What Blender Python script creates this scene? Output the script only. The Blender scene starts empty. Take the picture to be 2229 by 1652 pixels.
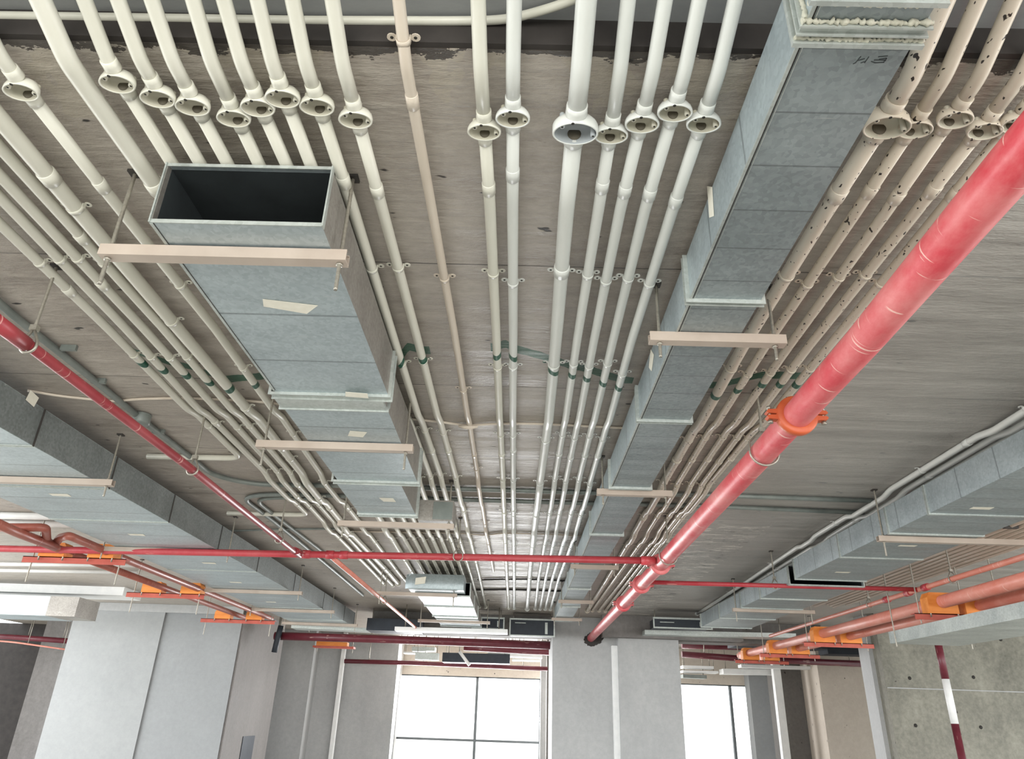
import bpy, math, random
from mathutils import Vector, Matrix, Quaternion
random.seed(7)
C = bpy.context.scene.collection
S = bpy.context.scene
# ------------------------------------------------------------ camera (frame 2229 x 1652)
CX, CY, F = 1114.5, 826.0, 1560.0
_Y = Vector((1119-CX, 1560-CY, F)).normalized()
_X = Vector((1, .027, -((_Y.x+_Y.y*.027)/_Y.z))).normalized()
_Z = _X.cross(_Y)
M = Matrix((_X, _Y, _Z))                      # rows: world axes in camera axes (right, down, forward)
cam = bpy.data.cameras.new('camera'); co = bpy.data.objects.new('camera', cam); C.objects.link(co)
R = M
co.matrix_world = Matrix(((R[0][0], -R[0][1], -R[0][2], 0), (R[1][0], -R[1][1], -R[1][2], 0),
                          (R[2][0], -R[2][1], -R[2][2], 0), (0, 0, 0, 1)))
cam.sensor_fit = 'HORIZONTAL'; cam.sensor_width = 36; cam.lens = 36*F/2229; cam.clip_start = .02; cam.clip_end = 400
S.camera = co
def ray(px, py): return M @ Vector((px-CX, py-CY, F))
def PZ(px, py, z): d = ray(px, py); return d*(z/d.z)      # pixel -> point on a level plane
def PY(px, py, y): d = ray(px, py); return d*(y/d.y)      # pixel -> point on a plane at depth y
def PX(px, py, x): d = ray(px, py); return d*(x/d.x)
# ------------------------------------------------------------ world, light, exposure
W = bpy.data.worlds.new('world'); S.world = W; W.use_nodes = True
bg = W.node_tree.nodes['Background']; bg.inputs[0].default_value = (.93, .97, 1.0, 1); bg.inputs[1].default_value = 2.2
S.view_settings.view_transform = 'Standard'; S.view_settings.look = 'None'
S.view_settings.exposure = 0.92; S.view_settings.gamma = 1.0; S.view_settings.use_curve_mapping = False
def area(name, loc, target, sx, sy, power, col=(1, 1, 1)):
    l = bpy.data.lights.new(name, 'AREA'); l.shape = 'RECTANGLE'; l.size = sx; l.size_y = sy; l.energy = power; l.color = col
    o = bpy.data.objects.new(name, l); C.objects.link(o); o.location = loc
    o.rotation_euler = (Vector(target)-Vector(loc)).to_track_quat('-Z', 'Y').to_euler(); return o
# daylight through the open sides of the slab: left facade, facade behind the viewer, back windows
area('daylight_left', (-9.5, 5, .2), (-2, 5, .9), 12, 2.4, 390, (.95, .98, 1))
area('daylight_behind', (0.3, -4.6, .0), (0, 2, 1.0), 9, 2.4, 190, (1, .99, .94))
area('fill_right', (7.5, 1.5, -.2), (2, 3, 1.3), 6, 2.2, 115, (1, 1, 1))  # added fill for the right-hand slab; no opening known on this side
area('daylight_back', (-.2, 15.6, .2), (-.2, 4, 1.2), 5, 1.8, 260, (.98, .99, 1))
# ------------------------------------------------------------ materials
def lin(h):
    h = h.lstrip('#'); v = [int(h[i:i+2], 16)/255 for i in (0, 2, 4)]
    return tuple((c/12.92 if c <= .04045 else ((c+.055)/1.055)**2.4) for c in v)+(1,)
class NT:
    def __init__(s, name):
        s.m = bpy.data.materials.new(name); s.m.use_nodes = True; s.t = s.m.node_tree
        s.b = s.t.nodes['Principled BSDF']
    def n(s, typ, **k):
        o = s.t.nodes.new(typ)
        for a, v in k.items(): setattr(o, a, v)
        return o
    def l(s, a, b): s.t.links.new(a, b)
    def pos(s, scale=(1, 1, 1)):
        g = s.n('ShaderNodeNewGeometry'); m = s.n('ShaderNodeMapping'); m.inputs['Scale'].default_value = scale
        s.l(g.outputs['Position'], m.inputs['Vector']); return m.outputs[0]
    def noise(s, vec, sc, det=4, rough=.6):
        n = s.n('ShaderNodeTexNoise'); n.inputs['Scale'].default_value = sc; n.inputs['Detail'].default_value = det
        n.inputs['Roughness'].default_value = rough; s.l(vec, n.inputs['Vector']); return n.outputs['Fac']
    def ramp(s, fac, stops):
        r = s.n('ShaderNodeValToRGB'); e = r.color_ramp.elements
        e[0].position, e[0].color = stops[0]; e[1].position, e[1].color = stops[1]
        for p, c in stops[2:]:
            x = e.new(p); x.color = c
        s.l(fac, r.inputs[0]); return r.outputs[0]
    def mix(s, fac, a, b, mode='MIX'):
        m = s.n('ShaderNodeMix'); m.data_type = 'RGBA'; m.blend_type = mode
        if isinstance(fac, (int, float)): m.inputs[0].default_value = fac
        else: s.l(fac, m.inputs[0])
        for i, v in ((6, a), (7, b)):
            if isinstance(v, tuple): m.inputs[i].default_value = v
            else: s.l(v, m.inputs[i])
        return m.outputs[2]
    def math(s, op, a, b=None, c=None, clamp=False):
        m = s.n('ShaderNodeMath'); m.operation = op; m.use_clamp = clamp
        for i, v in enumerate((a, b, c)):
            if v is None: continue
            if isinstance(v, (int, float)): m.inputs[i].default_value = v
            else: s.l(v, m.inputs[i])
        return m.outputs[0]
    def bump(s, h, st=.3, dist=.01):
        b = s.n('ShaderNodeBump'); b.inputs['Strength'].default_value = st; b.inputs['Distance'].default_value = dist
        s.l(h, b.inputs['Height']); s.l(b.outputs[0], s.b.inputs['Normal'])
    def set(s, col=None, rough=None, metal=None, spec=None):
        if col is not None:
            if isinstance(col, tuple): s.b.inputs['Base Color'].default_value = col
            else: s.l(col, s.b.inputs['Base Color'])
        if rough is not None:
            if isinstance(rough, (int, float)): s.b.inputs['Roughness'].default_value = rough
            else: s.l(rough, s.b.inputs['Roughness'])
        if metal is not None: s.b.inputs['Metallic'].default_value = metal
        if spec is not None: s.b.inputs['Specular IOR Level'].default_value = spec
        return s.m
SPRAY = [(-1.7, 2.80), (-1.61, 2.89), (-1.53, 2.93), (-1.46, 3.0), (-1.4, 3.06), (-1.24, 3.02), (-.54, 2.78), (-.49, 2.68), (-.43, 2.71),
         (-.11, 2.66), (-.08, 2.63), (-.04, 2.67), (.12, 2.76), (.21, 2.82), (.29, 2.85), (.37, 2.9), (.45, 2.95), (.89, 2.98), (.97, 2.92), (1.05, 2.86), (1.2, 2.86)]
def spray_mask(n, wd=.03):
    "hand sprayed green line running across the conduits and the slab"
    g = n.n('ShaderNodeNewGeometry'); sp = n.n('ShaderNodeSeparateXYZ'); n.l(g.outputs['Position'], sp.inputs[0])
    u = n.math('MULTIPLY_ADD', sp.outputs[0], 1/3.2, 1.8/3.2)
    fc = n.n('ShaderNodeFloatCurve'); cv = fc.mapping.curves[0]
    pts = [((x+1.8)/3.2, (y-2.5)/.7) for x, y in SPRAY]
    cv.points[0].location = (0, pts[0][1]); cv.points[1].location = (1, pts[-1][1])
    for p in pts:
        q = cv.points.new(*p); q.handle_type = 'VECTOR'
    fc.mapping.update(); n.l(u, fc.inputs['Value'])
    yl = n.math('MULTIPLY_ADD', fc.outputs[0], .7, 2.5)
    d = n.math('ABSOLUTE', n.math('SUBTRACT', sp.outputs[1], yl))
    nz = n.noise(n.pos((9, 9, 9)), 2, 2)
    m = n.math('LESS_THAN', n.math('MULTIPLY_ADD', nz, .02, d), wd)
    ok = None
    for a, b in ((-1.73, -1.2), (-.62, -.40), (-.14, .5), (.85, 1.25)):
        t = n.math('MULTIPLY', n.math('GREATER_THAN', sp.outputs[0], a), n.math('LESS_THAN', sp.outputs[0], b))
        ok = t if ok is None else n.math('ADD', ok, t)
    return n.math('MULTIPLY', m, ok), sp
def concrete(name, c1, c2, c3, sc=(1.2, 8, 1.2), rough=(.5, .8), bump=.25, ceil=False, dots=True):
    n = NT(name); v = n.pos(sc)
    a = n.noise(v, 1.0, 8, .65); b = n.noise(n.pos((.8, .9, .8)), 1.0, 4, .5); g = n.noise(n.pos((14, 40, 14)), 1.2, 4, .7)
    col = n.ramp(a, [(.32, lin(c1)), (.55, lin(c2)), (.75, lin(c3))])
    col = n.mix(n.ramp(b, [(.35, (0, 0, 0, 1)), (.7, (.5, .5, .5, 1))]), col, lin(c3))
    col = n.mix(.35, col, n.ramp(g, [(.3, lin(c1)), (.7, lin(c3))]))
    spots = n.ramp(n.noise(n.pos((7, 16, 7)), 1.6, 2, .5), [(.24, (1, 1, 1, 1)), (.28, (0, 0, 0, 1))])
    if dots: col = n.mix(spots, col, lin('#2c2825'))
    if ceil:
        m, sp = spray_mask(n, .044)
        fr = n.math('FRACT', n.math('MULTIPLY_ADD', sp.outputs[1], 1.0, -.055))
        wob = n.math('MULTIPLY_ADD', n.noise(n.pos((3, 3, 3)), 1, 3), .012, -.001)
        seam = n.math('LESS_THAN', fr, wob)
        col = n.mix(n.math('MULTIPLY', seam, .75), col, lin('#241f1c'))
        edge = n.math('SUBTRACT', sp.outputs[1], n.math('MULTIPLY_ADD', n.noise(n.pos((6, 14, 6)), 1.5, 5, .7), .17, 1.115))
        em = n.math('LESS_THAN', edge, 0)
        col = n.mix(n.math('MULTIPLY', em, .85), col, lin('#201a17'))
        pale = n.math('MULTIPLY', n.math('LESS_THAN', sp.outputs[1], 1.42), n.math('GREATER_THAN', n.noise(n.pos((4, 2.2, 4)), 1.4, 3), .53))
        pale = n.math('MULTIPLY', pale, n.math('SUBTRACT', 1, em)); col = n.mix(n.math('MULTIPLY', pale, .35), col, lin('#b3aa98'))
        gx = n.math('MULTIPLY_ADD', n.noise(n.pos((1.5, 1.5, 1)), 1, 3), .5, sp.outputs[0])
        east = n.math('MULTIPLY', n.math('GREATER_THAN', gx, 1.55), .55); col = n.mix(east, col, n.ramp(a, [(.3, lin('#8a8a87')), (.7, lin('#b9b9b6'))]))
        far = n.math('GREATER_THAN', n.math('MULTIPLY_ADD', n.noise(n.pos((1.3, 1.3, 1)), 1, 2), 1.5, sp.outputs[1]), 6.1)
        cen = None
        for xa, xb in ((-.62, .5), (1.25, 1.95)):
            q = n.math('MULTIPLY', n.math('GREATER_THAN', sp.outputs[0], xa), n.math('LESS_THAN', sp.outputs[0], xb)); cen = q if cen is None else n.math('ADD', cen, q)
        fz = n.noise(n.pos((2.6, 9, 2)), 1.6, 6, .75); reg = n.math('MULTIPLY', far, cen)
        film_sheen = n.math('MULTIPLY', reg, n.math('GREATER_THAN', fz, .56)); crk = n.math('MULTIPLY', reg, n.math('LESS_THAN', fz, .40))
        col = n.mix(n.math('MULTIPLY', film_sheen, .75), col, lin('#ddd8cf')); col = n.mix(n.math('MULTIPLY', crk, .7), col, lin('#36322e'))  # whitish film remnants, with their window reflections put into the colour
        col = n.mix(n.math('MULTIPLY', m, .9), col, lin('#1a5840'))
    r = n.math('MULTIPLY_ADD', a, rough[1]-rough[0], rough[0]); n.bump(n.math('MULTIPLY_ADD', g, .35, a), bump, .02 if ceil else .01)
    return n.set(col, r, 0, .5)
def metal(name, c1, c2, rough=.42, met=.55, ribs=0, spangle=85, axis=1):
    n = NT(name); v = n.pos((1, 1, 1))
    vo = n.n('ShaderNodeTexVoronoi'); vo.inputs['Scale'].default_value = spangle; n.l(v, vo.inputs['Vector'])
    a = n.noise(n.pos((2, 5, 3)), 1.3, 5, .6)
    col = n.ramp(a, [(.3, lin(c1)), (.7, lin(c2))])
    sx = n.n('ShaderNodeSeparateColor'); n.l(vo.outputs['Color'], sx.inputs[0])
    col = n.mix(.22, col, n.ramp(sx.outputs[0], [(0, (.12, .13, .13, 1)), (1, (.9, .93, .95, 1))]), 'SOFT_LIGHT')
    scr = n.ramp(n.noise(n.pos((3, 45, 10)), 1.2, 3, .7), [(.68, (0, 0, 0, 1)), (.74, (.45, .45, .45, 1))])
    col = n.mix(scr, col, lin('#c8cccb'))
    if ribs:
        g = n.n('ShaderNodeNewGeometry'); sp = n.n('ShaderNodeSeparateXYZ'); n.l(g.outputs['Position'], sp.inputs[0])
        fr = n.math('FRACT', n.math('DIVIDE', sp.outputs[axis], ribs))
        ln = n.math('LESS_THAN', fr, .03)
        col = n.mix(n.math('MULTIPLY', ln, .45), col, lin('#4a4e4f'))
        tri = n.math('ABSOLUTE', n.math('SUBTRACT', fr, .5)); n.bump(tri, .35, .012)
    n.set(col, n.math('MULTIPLY_ADD', a, .25, rough-.1), met, .5); return n.m
def plain(name, c1, c2=None, rough=.5, met=0, sc=(6, 6, 6), spots=None, bump=0):
    n = NT(name); a = n.noise(n.pos(sc), 1.5, 5, .6)
    col = n.ramp(a, [(.3, lin(c1)), (.7, lin(c2 or c1))])
    if spots:
        s2 = n.ramp(n.noise(n.pos((38, 22, 38)), 1.0, 2, .5), [(spots[1], (1, 1, 1, 1)), (spots[1]+.02, (0, 0, 0, 1))])
        col = n.mix(s2, col, lin(spots[0]))
    if bump: n.bump(a, bump, .005)
    return n.set(col, rough, met)
def pvc(name, c1, c2, spots=None):
    n = NT(name); a = n.noise(n.pos((5, 1.2, 5)), 1.5, 5, .6)
    col = n.ramp(a, [(.3, lin(c1)), (.7, lin(c2))])
    if spots:
        vo = n.noise(n.pos((95, 52, 95)), 1.0, 1, .4)
        col = n.mix(n.ramp(vo, [(spots, (1, 1, 1, 1)), (spots+.02, (0, 0, 0, 1))]), col, lin('#2a221c'))
    m, _ = spray_mask(n); col = n.mix(m, col, lin('#1d5441'))
    return n.set(col, .33, 0, .5)
def redpaint(name, c1, c2, dust, amt=.5, rough=.38):
    n = NT(name); a = n.noise(n.pos((7, 3, 7)), 1.4, 6, .65)
    col = n.ramp(a, [(.3, lin(c1)), (.7, lin(c2))])
    dn = n.noise(n.pos((3, 1.6, 3)), 1.6, 6, .7)
    geo = n.n('ShaderNodeNewGeometry'); 
    col = n.mix(n.math('MULTIPLY', n.ramp(dn, [(.4, (0, 0, 0, 1)), (.75, (1, 1, 1, 1))]), amt), col, lin(dust))
    scr = n.ramp(n.noise(n.pos((4, 46, 4)), 1.0, 2, .6), [(.665, (0, 0, 0, 1)), (.69, (.85, .85, .85, 1))])
    col = n.mix(n.math('MULTIPLY', scr, min(1, amt*1.3)), col, lin('#e8c0b4'))
    return n.set(col, rough, 0, .5)
m_ceil = concrete('ceiling_concrete', '#81766c', '#a59c92', '#c4bdb3', (1.0, 9, 1), (.12, .80), .9, True)
m_conc = concrete('wall_concrete', '#999a9a', '#a9aaaa', '#b9b9b8', (2, 2, .9), (.6, .85), .2, False, False)
m_concl = concrete('light_concrete', '#8c8e8e', '#969898', '#a0a1a1', (1.4, 1.4, 1.4), (.6, .85), .12, False, False)
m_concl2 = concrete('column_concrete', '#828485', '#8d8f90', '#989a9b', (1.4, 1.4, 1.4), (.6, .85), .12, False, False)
m_concw = concrete('warm_concrete', '#b9ada0', '#c9beb0', '#d6ccc0', (1.4, 1.4, 1), (.6, .85), .12)
m_concd = concrete('dark_concrete', '#55524e', '#6b6864', '#7d7975', (1.6, 1.6, 1), (.6, .85), .2)
m_side = concrete('stained_shaded_concrete', '#625e5b', '#767270', '#8d8986', (3, 3, .6), (.6, .85), .3, False, False)  # stain tones with the left column's side shade in the colour
m_rough = concrete('rough_concrete', '#55544c', '#7d7b70', '#a5a295', (2.6, 2.6, 1.6), (.65, .9), .8)
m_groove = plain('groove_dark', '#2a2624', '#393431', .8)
m_hole2 = plain('hub_shadow', '#5a5448', '#6a6456', .8)
m_floor = concrete('floor_concrete', '#9c9a94', '#b0aea7', '#c4c2bb', (1, 1, 1), (.6, .8), .1)
m_pvc = pvc('cream_pvc', '#cfcdbf', '#dbd9cd')
m_pvcw = pvc('white_pvc', '#d3d5d0', '#e0e1dc')
m_pvcb = pvc('beige_pvc', '#c9bcac', '#d6cbbc')
m_pvcs = pvc('speckled_pvc', '#bfb5a4', '#d0c7b7', .29)
m_boxin = plain('box_inside', '#b9b5a4', '#c6c2b2', .45)
m_boxblue = plain('box_inside_grey', '#a6abae', '#b3b8ba', .4)
m_hole = plain('hole_shadow', '#25231f', '#302d28', .8)
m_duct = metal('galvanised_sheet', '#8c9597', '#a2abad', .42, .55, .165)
m_ductb = metal('galvanised_sheet_lit', '#a4afb3', '#b8c3c6', .4, .5, .33)  # paler copy; brightness of the lit duct faces is put into the colour
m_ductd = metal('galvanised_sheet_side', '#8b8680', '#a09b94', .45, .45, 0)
m_ductl = metal('galvanised_sheet_shaded', '#757a79', '#888d8c', .5, .4, 0)  # darker copy for the broad duct's sides; shade is put into the colour
m_ductin = plain('duct_inside_shade', '#24292b', '#2f3537', .8, .1)  # near-black colour carries the shade inside the ducts
m_flange = metal('flange_steel', '#a7adaa', '#c4c9c4', .45, .5, 0)
m_seal = plain('sealant', '#b9b7a6', '#cfcdbd', .7, 0, (30, 30, 30), None, .5)
m_chan = plain('primed_channel', '#ae9f92', '#c0b2a5', .55, .1, (3, 3, 3))
m_rod = plain('threaded_rod_steel', '#8f8a80', '#a8a397', .4, .6, (60, 60, 60))
m_rodd = plain('dark_anchor', '#393634', '#4b4743', .6, .3)
m_tape = plain('paper_tag', '#ddd8c8', '#e8e4d6', .7, 0, (20, 20, 20))
m_ink = plain('marker_ink', '#33383a', '#3c4244', .7)
m_red = redpaint('red_pipe_paint', '#c23a44', '#cd4a53', '#e29a96', .8)
m_red2 = redpaint('red_pipe_paint_clean', '#a9303a', '#b93c46', '#cc7573', .4, .4)
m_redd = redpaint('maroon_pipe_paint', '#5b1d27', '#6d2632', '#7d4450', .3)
m_red3 = redpaint('dark_red_pipe_paint', '#86242d', '#983039', '#b86062', .4, .4)
m_orange = plain('orange_coupling_paint', '#b04a26', '#c55d35', .45, 0, (8, 8, 8))
m_wood = plain('orange_pipe_block', '#d87a2a', '#e99445', .6, 0, (3, 14, 14))
m_bar = plain('red_oxide_bar', '#a84a3c', '#bd5d4c', .55)
m_brown = redpaint('brown_red_pipe', '#8c463a', '#a35a4a', '#b98a7c', .3)
m_salmon = redpaint('salmon_pipe', '#cc7564', '#d88876', '#e6b8ab', .5)
m_grey = plain('grey_conduit_paint', '#6f7672', '#868c87', .45, .2)
m_navy = plain('dark_unit_casing', '#262b33', '#30363f', .55, .2)
m_white = plain('white_paint', '#e6e7e6', '#f2f2f0', .5)
m_alu = plain('window_frame_grey', '#5f6466', '#6f7476', .5, .3)
gl = NT('window_glass'); gl.b.inputs['Transmission Weight'].default_value = 1; gl.b.inputs['Roughness'].default_value = .0
gl.b.inputs['IOR'].default_value = 1.02; gl.b.inputs['Base Color'].default_value = (1, 1, 1, 1); m_glass = gl.m
# ------------------------------------------------------------ object helpers
def tag(o, label=None, cat=None, group=None, kind=None):
    if label: o['label'] = label
    if cat: o['category'] = cat
    if group: o['group'] = group
    if kind: o['kind'] = kind
    return o
def empty(name, loc, label, cat, group=None):
    o = bpy.data.objects.new(name, None); o.empty_display_size = .05; C.objects.link(o); o.location = loc
    o['_w'] = 0; del o['_w']; return tag(o, label, cat, group)
class MB:
    def __init__(s): s.v = []; s.f = []; s.sm = []
    def add(s, v, f, smooth=False):
        k = len(s.v); s.v += [tuple(x) for x in v]; s.f += [tuple(i+k for i in q) for q in f]; s.sm += [smooth]*len(f); return s
    def box(s, x0, x1, y0, y1, z0, z1):
        v = [(x, y, z) for x in (x0, x1) for y in (y0, y1) for z in (z0, z1)]
        return s.add(v, [(0, 1, 3, 2), (4, 6, 7, 5), (0, 4, 5, 1), (2, 3, 7, 6), (0, 2, 6, 4), (1, 5, 7, 3)])
    def obox(s, c, ax, ay, az):
        c = Vector(c); ax = Vector(ax); ay = Vector(ay); az = Vector(az)
        v = [c+ax*i+ay*j+az*k for i in (-1, 1) for j in (-1, 1) for k in (-1, 1)]
        return s.add(v, [(0, 1, 3, 2), (4, 6, 7, 5), (0, 4, 5, 1), (2, 3, 7, 6), (0, 2, 6, 4), (1, 5, 7, 3)])
    def tube(s, pts, r, n=16, cap=True, radii=None):
        P = [Vector(p) for p in pts]; T = []
        for i in range(len(P)):
            a = P[max(i-1, 0)]; b = P[min(i+1, len(P)-1)]
            if 0 < i < len(P)-1: t = ((P[i]-a).normalized()+(b-P[i]).normalized())
            else: t = b-a
            T.append(t.normalized())
        up = Vector((0, 0, 1)) if abs(T[0].z) < .9 else Vector((0, 1, 0))
        u = T[0].cross(up).normalized(); ring = []
        v = []
        for i, p in enumerate(P):
            if i: q = T[i-1].rotation_difference(T[i]); u = (q @ u)
            u = (u-T[i]*u.dot(T[i])).normalized(); w = T[i].cross(u); rr = radii[i] if radii else r
            for k in range(n):
                a = 2*math.pi*k/n; v.append(p+u*(rr*math.cos(a))+w*(rr*math.sin(a)))
        f = [(i*n+k, i*n+(k+1) % n, (i+1)*n+(k+1) % n, (i+1)*n+k) for i in range(len(P)-1) for k in range(n)]
        s.add(v, f, True)
        if cap:
            m = len(P)-1
            k0 = len(s.v)-len(v)
            s.f.append(tuple(k0+i for i in range(n))[::-1]); s.f.append(tuple(k0+m*n+i for i in range(n))); s.sm += [False, False]
        return s
    def lathe(s, c, prof, n=28, axis='z'):
        c = Vector(c); v = []
        for r, h in prof:
            for k in range(n):
                a = 2*math.pi*k/n
                if axis == 'z': v.append(c+Vector((r*math.cos(a), r*math.sin(a), h)))
                elif axis == 'y': v.append(c+Vector((r*math.cos(a), h, r*math.sin(a))))
                else: v.append(c+Vector((h, r*math.cos(a), r*math.sin(a))))
        f = [(i*n+k, i*n+(k+1) % n, (i+1)*n+(k+1) % n, (i+1)*n+k) for i in range(len(prof)-1) for k in range(n)]
        return s.add(v, f, True)
    def build(s, name, mat, parent=None, label=None):
        me = bpy.data.meshes.new(name); me.from_pydata(s.v, [], s.f); me.update()
        for p, q in zip(me.polygons, s.sm): p.use_smooth = q
        me.materials.append(mat); o = bpy.data.objects.new(name, me); C.objects.link(o)
        if parent:
            o.parent = parent; L = parent; off = Vector((0, 0, 0))
            while L: off += L.location; L = L.parent
            me.transform(Matrix.Translation(-off))
        if label: o['label'] = label
        return o
def norm(o):
    import bmesh
    bm = bmesh.new(); bm.from_mesh(o.data); bmesh.ops.recalc_face_normals(bm, faces=bm.faces); bm.to_mesh(o.data); bm.free(); return o
def struct(name, mb, mat): o = mb.build(name, mat); o['kind'] = 'structure'; return o
H = 1.4
# ------------------------------------------------------------ setting
struct('ceiling', MB().box(-10, 9, 1.18, 20, H, H+.35), m_ceil)
struct('trim_1', MB().box(-10, 9, -5, 1.18, 1.485, H+.35), m_concl)
struct('trim_2', MB().box(-10, 9, 1.165, 1.182, 1.402, 1.486), m_groove)
struct('floor', MB().box(-10, 9, -5, 20, -1.9, -1.6), m_floor)
struct('trim_3', MB().box(-90, 90, -60, 140, -2.3, -2.0), m_floor)
# back wall with two glazed openings
YB = 16.0
w1a, w1b = PY(868, 1475, YB), PY(1178, 1475, YB); w2a, w2b = PY(1482, 1500, YB), PY(1632, 1500, YB)
hz1 = PY(1020, 1472, YB).z; hz2 = PY(1560, 1490, YB).z
bw = MB(); bw.box(-12, w1a.x, YB, YB+.25, -1.6, H); bw.box(w1b.x, w2a.x-.3, YB, YB+.25, -1.6, H); bw.box(w2b.x, 9, YB, YB+.25, -1.6, H)
bw.box(w1a.x, w1b.x, YB, YB+.25, hz1, H); bw.box(w2a.x-.3, w2b.x, YB, YB+.25, hz2, H)
bw.box(w1a.x, w1b.x, YB, YB+.25, -1.6, -1.35); bw.box(w2a.x-.3, w2b.x, YB, YB+.25, -1.6, -1.35)
struct('wall_back', bw, m_concw)
def window(name, xa, xb, z0, z1, xm, zt=None):
    o = struct(name, MB().box(xa, xb, YB+.1, YB+.105, z0, z1), m_glass)
    f = MB(); f.box(xm-.025, xm+.025, YB+.06, YB+.14, z0, z1)
    for a, b, c, d in ((xa, xb, z0, z0+.03), (xa, xb, z1-.02, z1), (xa, xa+.03, z0, z1), (xb-.03, xb, z0, z1)): f.box(a, b, YB+.06, YB+.14, c, d)
    if zt is not None: f.box(xa, xb, YB+.07, YB+.13, zt-.02, zt+.02)
    f.build('window_frame', m_alu, o); return o
window('window_1', w1a.x, w1b.x, -1.35, hz1, PY(1036, 1540, YB).x, PY(1030, 1612, YB).z)
window('window_2', w2a.x-.3, w2b.x, -1.35, hz2, PY(1596, 1550, YB).x)
# ------------------------------------------------------------ conduits
NODES = [.75, 1.2, 1.7, 2.5, 3.4, 4.6, 6., 8., 10.8]
TR = {'A': [-1.367, -1.37, -1.373, -1.378, -1.38, -1.409, -1.438, -1.403, -1.399], 'B': [-1.252, -1.248, -1.244, -1.233, -1.255, -1.293, -1.287, -1.301, -1.266],
'C': [-1.449, -1.447, -1.445, -1.445, -1.47, -1.487, -1.5, -1.502, -1.484], 'D': [-1.518, -1.52, -1.522, -1.526, -1.546, -1.567, -1.588, -1.582, -1.6],
'E': [-1.567, -1.575, -1.585, -1.6, -1.644, -1.65, -1.665, -1.66, -1.66], 'F': [-1.669, -1.67, -1.672, -1.674, -1.7, -1.724, -1.753, -1.795, -1.852],
'G': [-1.096, -1.087, -1.077, -1.071, -1.072, -1.083, -1.103, -1.136, -1.181], 'H1': [-.994, -.994, -.993, -.993, -.995, -.998, -1.003, -1.01, -1.02],
'H2': [-.922, -.917, -.912, -.907, -.905, -.908, -.914, -.924, -.938], 'H3': [-.847, -.841, -.834, -.828, -.826, -.828, -.834, -.845, -.86],
'H4': [-.751, -.75, -.748, -.747, -.747, -.748, -.75, -.753, -.758], 'H5': [-.688, -.679, -.668, -.657, -.652, -.657, -.673, -.679, -.688],
'H6': [-.609, -.606, -.602, -.595, -.587, -.577, -.59, -.599, -.621], 'H7': [-.531, -.528, -.524, -.525, -.525, -.509, -.517, -.514, -.532],
'I8': [-.441, -.441, -.436, -.43, -.428, -.414, -.421, -.423, -.443], 'J': [-.3, -.293, -.287, -.277, -.276, -.274, -.272, -.257, -.236],
'K1': [-.124, -.119, -.112, -.111, -.114, -.113, -.117, -.119, -.12], 'K2': [-.039, -.043, -.045, -.044, -.047, -.046, -.043, -.04, -.041],
'L0': [.116, .114, .114, .126, .135, .126, .124, .128, .145], 'L1': [.204, .206, .209, .21, .219, .22, .229, .229, .26],
'L2': [.292, .282, .273, .277, .287, .292, .303, .306, .326], 'L3': [.366, .355, .345, .352, .364, .375, .389, .378, .399],
'L4': [.442, .433, .426, .425, .44, .45, .464, .447, .471], 'R1': [.882, .872, .866, .867, .891, .911, .936, .967, .99],
'R2': [.951, .952, .958, .958, .976, 1.009, 1.043, 1.049, 1.06], 'R3': [1.016, 1.03, 1.044, 1.049, 1.067, 1.094, 1.131, 1.148, 1.15],
'R4': [1.118, 1.123, 1.128, 1.126, 1.142, 1.164, 1.184, 1.207, 1.239], 'R5': [1.185, 1.191, 1.198, 1.203, 1.205, 1.204, 1.22, 1.26, 1.3],
'M1': [2.281, 2.292, 2.304, 2.324, 2.346, 2.354, 2.368, 2.452, 2.527], 'M2': [2.373, 2.383, 2.394, 2.412, 2.432, 2.449, 2.486, 2.549, 2.589],
'M3': [2.493, 2.496, 2.499, 2.504, 2.509, 2.517, 2.542, 2.596, 2.685]}
BX = {'B': 1.264, 'H1': 1.233, 'H2': 1.277, 'H3': 1.301, 'H4': 1.337, 'H5': 1.3, 'H6': 1.269, 'H7': 1.293, 'I8': 1.333, 'K1': 1.364, 'K2': 1.318,
      'L0': 1.344, 'L1': 1.367, 'L2': 1.327, 'L3': 1.287, 'L4': 1.322, 'R1': 1.303, 'R2': 1.326, 'R3': 1.291, 'R4': 1.325, 'R5': 1.302}
def lerp(xs, ys, x):
    if x <= xs[0]: return ys[0]
    for i in range(len(xs)-1):
        if x <= xs[i+1]: return ys[i]+(ys[i+1]-ys[i])*(x-xs[i])/(xs[i+1]-xs[i])
    return ys[-1]
PR = [(.3, 1.456), (.93, 1.456), (1.2, 1.364), (3.34, 1.360), (3.47, 1.380), (4.42, 1.380), (4.54, 1.358), (5.0, 1.358), (5.11, 1.380), (5.72, 1.380), (5.82, 1.362), (6.03, 1.362), (6.13, 1.380), (12, 1.380)]
def prof(y, j=0): return lerp([a for a, _ in PR], [b for _, b in PR], y)
def smooth(pts, n=4, d=.35):
    out = [pts[0]]
    for i in range(1, len(pts)-1):
        a, p, b = Vector(pts[i-1]), Vector(pts[i]), Vector(pts[i+1])
        la = min((p-a).length*.45, d); lb = min((b-p).length*.45, d); q0 = p+(a-p).normalized()*la; q1 = p+(b-p).normalized()*lb
        for k in range(n+1):
            t = k/n; out.append(q0*(1-t)**2+p*2*t*(1-t)+q1*t*t)
    out.append(pts[-1]); return out
clip_mesh = {}
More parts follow.
